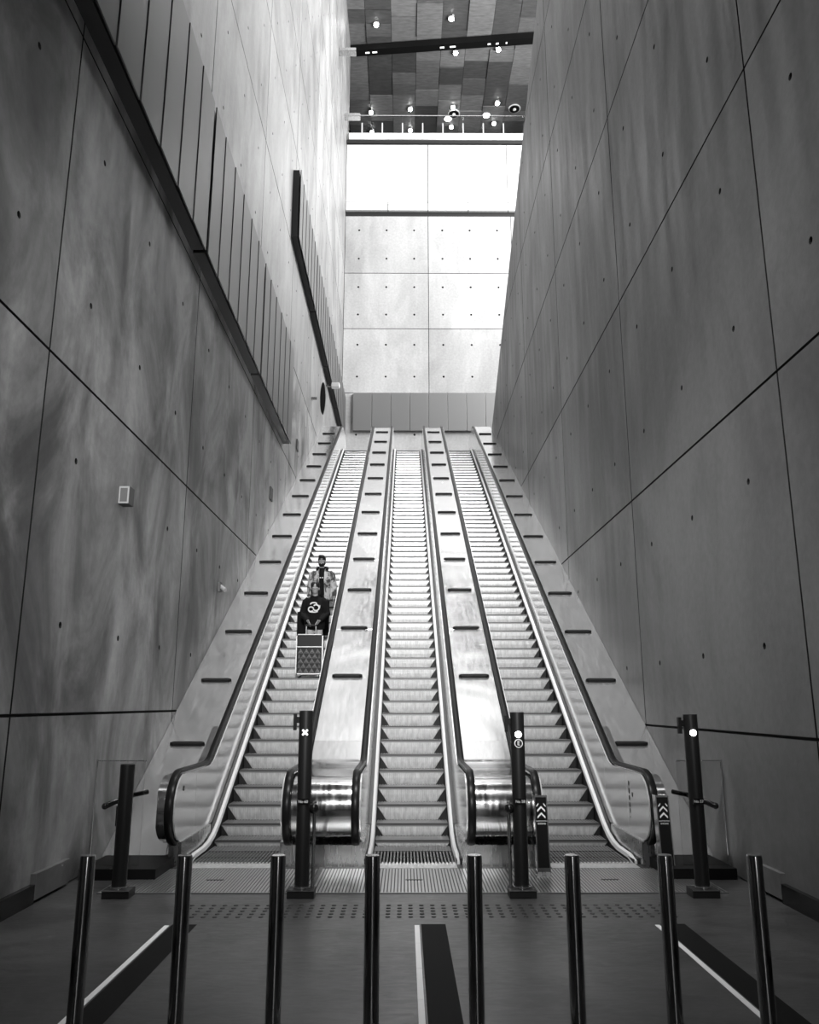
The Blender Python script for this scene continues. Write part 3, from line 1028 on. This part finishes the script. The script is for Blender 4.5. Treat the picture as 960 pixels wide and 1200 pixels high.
lamp_px = [(441, 27), (529, 20), (534, 60), (584, 56), (435, 130), (481, 126), (531, 124), (583, 119), (436, 153), (481, 151), (529, 147), (579, 143)]
LENS = MB().ellipsoid((0, 0, -0.1), (0.14, 0.14, 0.1), 14, 8).mesh('lens', M['lamp'], smooth=True)
HOUS = MB().tube([(0, 0, -0.08), (0, 0, 0.058)], [0.2, 0.24], 18).mesh('housing', M['casing'], smooth=True)
rowname = lambda py: 'front pair' if py < 40 else 'pair behind the dark beam' if py < 70 else 'third row' if py < 135 else 'row nearest the gallery'
order = {}
for px, py in lamp_px:
    x, y = on_ceiling(px, py)
    o = empty('downlight', (x, y, ZC - 0.06))
    k = order.get(rowname(py), 0); order[rowname(py)] = k + 1
    names = ('leftmost', 'second', 'third', 'rightmost') if py > 70 else ('left', 'right')
    tag(o, 'bright ceiling lamp, %s of the %s' % (names[k], rowname(py)), 'ceiling lamp', 'small bright lamps on the high ceiling')
    link('housing', HOUS, o); link('lens', LENS, o)
for px, py, w in ((525, 138, 'left'), (570, 134, 'right')):
    x, y = on_ceiling(px, py)
    o = empty('disc_lamp', (x, y, ZC - 0.06)); tag(o, 'round flat white ceiling lamp on the %s' % w, 'ceiling lamp', 'flat disc lamps')
    MB().tube([(0, 0, -0.05), (0, 0, 0)], 0.24, 20).build('disc', M['lamp_soft'], o)
    MB().tube([(0, 0, -0.03), (0, 0, 0)], 0.27, 20).build('rim', M['casing'], o)
for px, py, w in ((532, 132, 'middle'), (603, 126, 'right')):
    x, y = on_ceiling(px, py)
    o = empty('ceiling_ring', (x, y, ZC - 0.06)); tag(o, 'black round ceiling fitting with pale rim, %s' % w, 'ceiling fitting', 'black ring fittings')
    MB().tube([(0, 0, -0.05), (0, 0, 0)], 0.42, 20).build('rim', M['white'], o)
    MB().tube([(0, 0, -0.09), (0, 0, -0.04)], 0.35, 20).build('well', M['black'], o)
    MB().ellipsoid((0, 0, -0.1), (0.12, 0.12, 0.08), 12, 8).build('eye', M['white'], o, smooth=True)

# dark beam slung under the ceiling, with small lit openings
x0, y0 = on_ceiling(408, 60, ZC - 0.3); x1, y1 = on_ceiling(640, 43.5, ZC - 0.3)
ang = math.atan2(y1 - y0, x1 - x0); ln = math.hypot(x1 - x0, y1 - y0)
o = empty('service_beam', (x0, y0, ZC - 0.1), ang)
tag(o, 'long black service beam across the high ceiling', 'beam')
MB().box(0, ln, -0.25, 0.25, -0.42, 0.0).build('beam_body', M['black'], o)
for a, b2 in ((0.09, 0.12), (0.125, 0.16), (0.47, 0.5), (0.52, 0.56), (0.71, 0.73), (0.75, 0.77), (0.8, 0.81)):
    MB().box(ln * a, ln * (a + (b2 - a) * 0.7), -0.06, 0.06, -0.425, -0.40).build('lit_opening', M['glow2'], o)
# small bracket lights where the beams meet the left wall
for px, py, w in ((404, 61, 'beam'), (410, 137, 'gallery')):
    y, z = on_left(px, py, XL + 0.3)
    o = MB().box(0, 0.9, -0.2, 0.2, -0.1, 0.1).build('bracket', M['casing'], None, (XL, min(y, 41), min(z, 40.5)), bevel=0.03)
    tag(o, 'small bracket on the left wall beside the %s' % w, 'bracket')

# ------------------------------------------------------------------ people and luggage on the left escalator
M['skin'] = new_mat('skin', 0.2, 0.55, 0, 0.3)
M['hair'] = new_mat('hair_dark', 0.006, 0.6, 0, 0.2)
M['cloth_black'] = new_mat('cloth_black', 0.006, 0.9, 0, 0.1)
M['cloth_dark'] = new_mat('cloth_dark', 0.03, 0.9, 0, 0.1)
M['cloth_grey'] = new_mat('cloth_grey', 0.3, 0.9, 0, 0.1)
M['print'] = new_mat('shirt_print', 0.5, 0.7)
M['shoe'] = new_mat('shoe', 0.05, 0.6)
def jacket_mat():
    m = new_mat('jacket_denim', 0.3, 0.8)
    nt, N, L, b = nodes_of(m)
    tc = N.new('ShaderNodeTexCoord').outputs['Object']
    n1 = noise(nt, mapped(nt, tc, (9, 9, 6)), 1.0, 4, 0.6, 0.8)
    v = remap(nt, n1, 0.42, 0.58, 0.02, 0.3)
    c = N.new('ShaderNodeCombineColor')
    for i in range(3): L.new(v, c.inputs[i])
    L.new(c.outputs[0], b.inputs['Base Color'])
    return m
M['jacket'] = jacket_mat()
M['case'] = new_mat('suitcase_shell', 0.012, 0.6, 0.0, 0.2)
M['case_stud'] = new_mat('suitcase_stud', 0.13, 0.7, 0, 0.2)
M['case_trim'] = new_mat('suitcase_trim', 0.28, 0.4, 0.5)

def fleshed(mb, name, mat, parent, voxel=0.009, it=3, loc=(0, 0, 0)):
    """fuse overlapping shapes into one continuous smooth surface"""
    o = mb.build(name, mat, parent, loc, smooth=False)
    r = o.modifiers.new('fuse', 'REMESH'); r.mode = 'VOXEL'; r.voxel_size = voxel; r.use_smooth_shade = True
    s_ = o.modifiers.new('soften', 'SMOOTH'); s_.factor = 0.5; s_.iterations = it
    return o

def hand(mb, wrist, dirv, inward, palm_n):
    """palm, four bent fingers of different length and a thumb; dirv along the hand, inward towards the thumb side"""
    w, d, t, n = Vector(wrist), Vector(dirv).normalized(), Vector(inward).normalized(), Vector(palm_n).normalized()
    mb.tube([w, w + d * 0.04, w + d * 0.09], [(0.024, 0.018), (0.038, 0.016), (0.038, 0.014)], 10, flat=t)
    for k, (off, ln) in enumerate(((0.028, 0.068), (0.010, 0.078), (-0.009, 0.072), (-0.027, 0.056))):
        a = w + d * 0.085 + t * off
        c1 = a + d * ln * 0.5 + n * 0.008
        mb.tube([a - d * 0.02, c1, c1 + (d * 0.6 + n * 0.8).normalized() * ln * 0.5], [0.0095, 0.009, 0.0075], 8)
    a = w + d * 0.025 + t * 0.022
    mb.tube([a, a + (d * 0.7 + t * 0.8).normalized() * 0.035, a + (d * 0.7 + t * 0.8).normalized() * 0.035 + (d + n * 0.4).normalized() * 0.03], [0.012, 0.0105, 0.008], 8)

def head(mb, c, yaw=0.0):
    """skull, jaw, nose, ears and neck stub, facing -y; c is the middle of the head"""
    x, y, z = c
    mb.ellipsoid((x, y + 0.012, z + 0.03), (0.074, 0.094, 0.088), 18, 12)
    mb.ellipsoid((x, y - 0.016, z - 0.035), (0.058, 0.070, 0.078), 16, 12)
    mb.ellipsoid((x, y - 0.048, z - 0.083), (0.026, 0.026, 0.024), 12, 8)
    mb.tube([(x, y - 0.078, z + 0.022), (x, y - 0.104, z - 0.018), (x, y - 0.084, z - 0.03)], [0.009, 0.014, 0.012], 8)
    for s in (-1, 1):
        mb.ellipsoid((x + s * 0.076, y + 0.006, z - 0.002), (0.010, 0.02, 0.031), 10, 8)
    mb.tube([(x, y + 0.03, z - 0.17), (x, y + 0.015, z - 0.06)], [0.054, 0.05], 14)

def face(parent, c, brow=0.006):
    x, y, z = c
    for s in (-1, 1):
        e = MB().ellipsoid((x + s * 0.03, y - 0.078, z + 0.012), (0.013, 0.010, 0.008), 10, 8).build('eye', M['white'], parent, smooth=True)
        MB().ellipsoid((x + s * 0.03, y - 0.086, z + 0.012), (0.007, 0.004, 0.007), 10, 8).build('iris', M['hair'], e, smooth=True)
        MB().tube([(x + s * 0.012, y - 0.087, z + 0.032), (x + s * 0.032, y - 0.084, z + 0.038), (x + s * 0.05, y - 0.07, z + 0.03)], [brow] * 3, 8).build('eyebrow', M['hair'], parent, smooth=True)
    MB().tube([(x - 0.024, y - 0.076, z - 0.055), (x, y - 0.086, z - 0.053), (x + 0.024, y - 0.076, z - 0.055)], [0.005, 0.008, 0.005], 8).build('mouth', M['cloth_grey'], parent, smooth=True)

def torso(mb, levels):
    mb.tube([(x, y, z) for x, y, z, a, b2 in levels], [(a, b2) for x, y, z, a, b2 in levels], 20, flat=(1, 0, 0))

def man(loc):
    root = empty('person', loc)
    tag(root, 'man in an open patterned pale jacket over black, standing behind the woman', 'person')
    hc = (-0.01, -0.03, 1.60)
    b = MB()
    head(b, hc)
    torso(b, [(0, 0.01, 0.86, 0.14, 0.09), (0, 0.0, 1.0, 0.135, 0.085), (0, -0.005, 1.2, 0.155, 0.095), (0, 0.0, 1.36, 0.165, 0.085), (0, 0.005, 1.45, 0.07, 0.06)])
    for s in (-1, 1):
        b.tube([(s * 0.15, 0, 1.38), (s * 0.215, 0.01, 1.30), (s * 0.245, 0.02, 1.08), (s * 0.255, -0.03, 0.86)], [0.05, 0.046, 0.038, 0.026], 10)
        hand(b, (s * 0.255, -0.03, 0.865), (0, -0.1, -1), (0, -1, 0), (-s, 0, 0))
        b.tube([(s * 0.075, 0.01, 0.9), (s * 0.09, 0.0, 0.5), (s * 0.1, 0.015, 0.08)], [0.075, 0.052, 0.036], 12)
        b.tube([(s * 0.1, 0.04, 0.045), (s * 0.11, -0.13, 0.035)], [0.038, 0.03], 10)
    body = fleshed(b, 'body', M['skin'], root, 0.008)
    face(root, hc, 0.007)
    h = MB().ellipsoid((hc[0], hc[1] + 0.022, hc[2] + 0.05), (0.084, 0.1, 0.092), 18, 12)
    h.ellipsoid((hc[0], hc[1] + 0.06, hc[2] - 0.01), (0.078, 0.06, 0.08), 14, 10)
    h.ellipsoid((hc[0], hc[1] - 0.05, hc[2] + 0.1), (0.06, 0.045, 0.035), 14, 10)
    h.ellipsoid((hc[0] - 0.04, hc[1] + 0.02, hc[2] + 0.12), (0.04, 0.05, 0.03), 12, 8)
    fleshed(h, 'hair', M['hair'], root, 0.01, 2)
    bd = MB().ellipsoid((hc[0], hc[1] - 0.022, hc[2] - 0.068), (0.06, 0.072, 0.05), 16, 10)
    for s in (-1, 1): bd.ellipsoid((hc[0] + s * 0.056, hc[1] - 0.005, hc[2] - 0.035), (0.016, 0.03, 0.045), 10, 8)
    fleshed(bd, 'beard', M['hair'], root, 0.008, 2)
    t = MB()
    torso(t, [(0, -0.005, 0.84, 0.1, 0.145), (0, -0.01, 1.0, 0.095, 0.145), (0, -0.015, 1.2, 0.085, 0.155), (0, -0.01, 1.36, 0.075, 0.135), (0, 0.0, 1.46, 0.066, 0.075)])
    fleshed(t, 'shirt', M['cloth_black'], root, 0.012)
    for s in (-1, 1):
        MB().box(s * 0.022 - 0.013, s * 0.022 + 0.013, -0.172, -0.155, 1.235, 1.255).build('shirt_print', M['print'], root)
    j = MB()
    torso(j, [(0, 0.01, 0.80, 0.2, 0.13), (0, 0.0, 1.0, 0.195, 0.13), (0, -0.005, 1.2, 0.205, 0.14), (0, 0.0, 1.34, 0.205, 0.115), (0, 0.005, 1.41, 0.14, 0.085), (0, 0.01, 1.44, 0.09, 0.07)])
    for s in (-1, 1):
        j.tube([(s * 0.14, 0, 1.385), (s * 0.215, 0.01, 1.32), (s * 0.25, 0.02, 1.09), (s * 0.258, -0.025, 0.88)], [0.06, 0.066, 0.06, 0.05], 12)
    fleshed(j, 'jacket', M['jacket'], root, 0.014)
    c = MB().tube([(-0.1, -0.07, 1.42), (-0.095, 0.03, 1.47), (0, 0.1, 1.48), (0.095, 0.03, 1.47), (0.1, -0.07, 1.42)], [0.03, 0.04, 0.045, 0.04, 0.03], 10)
    fleshed(c, 'hood', M['cloth_black'], root, 0.012)
    tr = MB()
    torso(tr, [(0, 0.01, 0.98, 0.15, 0.11), (0, 0.01, 0.84, 0.165, 0.115)])
    for s in (-1, 1): tr.tube([(s * 0.08, 0.01, 0.88), (s * 0.095, 0.0, 0.5), (s * 0.1, 0.015, 0.09)], [0.088, 0.07, 0.058], 12)
    fleshed(tr, 'trousers', M['cloth_black'], root, 0.014)
    for s in (-1, 1):
        fleshed(MB().tube([(s * 0.1, 0.06, 0.045), (s * 0.105, -0.03, 0.05), (s * 0.11, -0.15, 0.036)], [(0.04, 0.042), (0.046, 0.044), (0.042, 0.03)], 12, flat=(1, 0, 0)), 'shoe', M['shoe'], root, 0.01)
    return root

def woman(loc):
    root = empty('person', loc)
    tag(root, 'woman in a dark sweater with a pale chest print, hands on a suitcase', 'person')
    hc = (0.0, -0.04, 1.50)
    b = MB()
    head(b, hc)
    torso(b, [(0, 0.01, 0.80, 0.145, 0.1), (0, 0.0, 0.98, 0.115, 0.08), (0, -0.005, 1.15, 0.13, 0.09), (0, 0.0, 1.29, 0.14, 0.075), (0, 0.005, 1.37, 0.06, 0.052)])
    for s in (-1, 1):
        b.tube([(s * 0.13, 0, 1.30), (s * 0.18, 0.0, 1.24), (s * 0.225, 0.0, 1.02), (s * 0.11, -0.22, 0.86)], [0.042, 0.04, 0.034, 0.022], 10)
        hand(b, (s * 0.112, -0.215, 0.862), (-s * 0.45, -0.6, -0.55), (0, -0.4, 0.6), (0, -0.3, -0.9))
        b.tube([(s * 0.075, 0.01, 0.84), (s * 0.085, -0.01, 0.46), (s * 0.085, 0.015, 0.07)], [0.078, 0.05, 0.033], 12)
        b.tube([(s * 0.085, 0.04, 0.04), (s * 0.09, -0.11, 0.03)], [0.034, 0.027], 10)
    fleshed(b, 'body', M['skin'], root, 0.008)
    face(root, hc, 0.005)
    h = MB().ellipsoid((hc[0], hc[1] + 0.05, hc[2] + 0.04), (0.08, 0.08, 0.092), 18, 12)
    for s in (-1, 1): h.ellipsoid((hc[0] + s * 0.04, hc[1] + 0.015, hc[2] + 0.066), (0.052, 0.096, 0.072), 16, 10)
    h.ellipsoid((hc[0], hc[1] + 0.07, hc[2] - 0.04), (0.078, 0.05, 0.1), 14, 10)
    for s in (-1, 1):
        h.tube([(hc[0] + s * 0.012, hc[1] - 0.05, hc[2] + 0.105), (hc[0] + s * 0.064, hc[1] - 0.005, hc[2] + 0.06), (hc[0] + s * 0.08, hc[1] + 0.04, hc[2] - 0.02), (hc[0] + s * 0.06, hc[1] + 0.08, hc[2] - 0.12)], [0.02, 0.021, 0.02, 0.022], 10)
    fleshed(h, 'hair', M['hair'], root, 0.01, 2)
    t = MB()
    torso(t, [(0, 0.0, 0.72, 0.185, 0.14), (0, -0.005, 0.80, 0.205, 0.15), (0, -0.005, 1.0, 0.185, 0.145), (0, -0.01, 1.16, 0.18, 0.14), (0, 0.0, 1.28, 0.165, 0.105), (0, 0.005, 1.35, 0.095, 0.07), (0, 0.005, 1.37, 0.075, 0.062)])
    for s in (-1, 1):
        t.tube([(s * 0.12, 0, 1.30), (s * 0.19, 0.0, 1.24), (s * 0.24, 0.0, 1.02), (s * 0.115, -0.21, 0.865)], [0.062, 0.066, 0.064, 0.05], 12)
    fleshed(t, 'sweater', M['cloth_black'], root, 0.012)
    # pale looping chest print, following the front of the sweater
    pr = MB()
    def on_chest(u, v): return (u, -0.163 + 0.9 * u * u, v)
    import math as _m
    for cx_, cz_, rx_, rz_, a0, a1 in ((-0.06, 1.09, 0.05, 0.045, 0.3, 5.6), (0.035, 1.12, 0.06, 0.055, -2.6, 2.4), (-0.01, 1.185, 0.06, 0.03, 0.2, 3.3), (-0.01, 1.055, 0.08, 0.02, 3.3, 6.1)):
        pts = [on_chest(cx_ + rx_ * _m.cos(a0 + (a1 - a0) * k / 12), cz_ + rz_ * _m.sin(a0 + (a1 - a0) * k / 12)) for k in range(13)]
        pr.tube(pts, [(0.013, 0.005)] * 13, 8)
    pr.build('chest_print', M['print'], root)
    MB().box(0.1, 0.112, -0.16, -0.13, 1.11, 1.17).build('side_print', M['print'], root)
    tr = MB()
    torso(tr, [(0, 0.01, 0.92, 0.15, 0.11), (0, 0.01, 0.8, 0.165, 0.12)])
    for s in (-1, 1): tr.tube([(s * 0.08, 0.01, 0.84), (s * 0.088, -0.01, 0.46), (s * 0.088, 0.015, 0.08)], [0.088, 0.064, 0.05], 12)
    fleshed(tr, 'trousers', M['cloth_grey'], root, 0.014)
    for s in (-1, 1):
        fleshed(MB().tube([(s * 0.087, 0.06, 0.04), (s * 0.09, -0.02, 0.045), (s * 0.093, -0.13, 0.032)], [(0.036, 0.038), (0.042, 0.04), (0.038, 0.028)], 12, flat=(1, 0, 0)), 'shoe', M['shoe'], root, 0.01)
    return root

def suitcase(loc, w, d, h, label, shell, studded, rise):
    root = empty('suitcase', loc)
    tag(root, label, 'suitcase')
    hw, hd = w / 2, d / 2
    MB().box(-hw, hw, -hd, hd, 0.055, h).build('shell', shell, root, bevel=0.028)
    if studded:
        # rows of pyramid studs on the lower front, plain above
        py = MB()
        nx, nz = 4, 5
        cw, ch = (w - 0.06) / nx, 0.44 / nz
        for j in range(nz):
            for i in range(nx + (j % 2) - 0):
                x0 = -hw + 0.03 + cw * (i - 0.5 * (j % 2)); x1 = x0 + cw
                x0, x1 = max(x0, -hw + 0.03), min(x1, hw - 0.03)
                if x1 - x0 < 0.01: continue
                z0, z1 = 0.09 + ch * j, 0.09 + ch * (j + 1)
                py.add([(x0, -hd, z0), (x1, -hd, z0), ((x0 + x1) / 2, -hd, z1), ((x0 + x1) / 2, -hd - 0.035, z0 + ch * 0.35)],
                       [(0, 1, 3), (1, 2, 3), (2, 0, 3)])
        py.build('stud_panel', M['case_stud'], root)
        MB().box(-hw + 0.01, hw - 0.01, -hd - 0.012, -hd + 0.01, 0.555, 0.57).build('band', M['case_trim'], root)
        for s in (-1, 1):
            MB().box(s * hw - 0.012, s * hw + 0.012, -hd - 0.008, -hd + 0.03, 0.08, h - 0.03).build('edge_trim', M['case_trim'], root, bevel=0.005)
        MB().box(-hw + 0.02, hw - 0.02, -hd - 0.01, -hd + 0.03, 0.06, 0.085).build('edge_trim', M['case_trim'], root, bevel=0.005)
        MB().box(-hw + 0.02, hw - 0.02, -hd - 0.006, -hd + 0.03, h - 0.022, h - 0.004).build('edge_trim', M['case_trim'], root, bevel=0.005)
    hd_ = empty('trolley_handle', (0, hd - 0.05, h), parent=root)
    for s in (-1, 1):
        MB().tube([(s * 0.09, 0, -0.05), (s * 0.09, 0, rise)], 0.012, 10).build('rod', M['case_trim'], hd_, smooth=True)
    MB().tube([(-0.11, 0, rise), (0.11, 0, rise)], 0.017, 10).build('grip', M['black'], hd_, smooth=True)
    for sx in (-1, 1):
        for sy in (-1, 1):
            wl = empty('wheel', (sx * (hw - 0.06), sy * (hd - 0.05), 0.03), parent=root)
            MB().tube([(-0.014, 0, 0), (0.014, 0, 0)], 0.03, 14).build('tyre', M['black'], wl, smooth=True)
            MB().box(-0.022, 0.022, -0.02, 0.02, 0.005, 0.05).build('fork', M['casing'], wl)
    return root

def step_near(z):
    return min(range(len(step_pos)), key=lambda i: abs(step_pos[i][1] - z))
k0 = step_near(2.22)
S = lambda i: step_pos[k0 + i]
TR = 0.008
suitcase((-1.765, S(0)[0] + 0.17, S(0)[1] + TR), 0.48, 0.25, 0.80, 'pale studded suitcase held in front of the woman', M['case'], True, 0.17)
woman((-1.735, S(1)[0] + 0.20, S(1)[1] + TR))
suitcase((-1.97, S(3)[0] + 0.17, S(3)[1] + TR), 0.36, 0.22, 0.72, 'black suitcase standing on the step behind the woman', M['cloth_black'], False, 0.12)
man((-1.72, S(4)[0] + 0.20, S(4)[1] + TR))
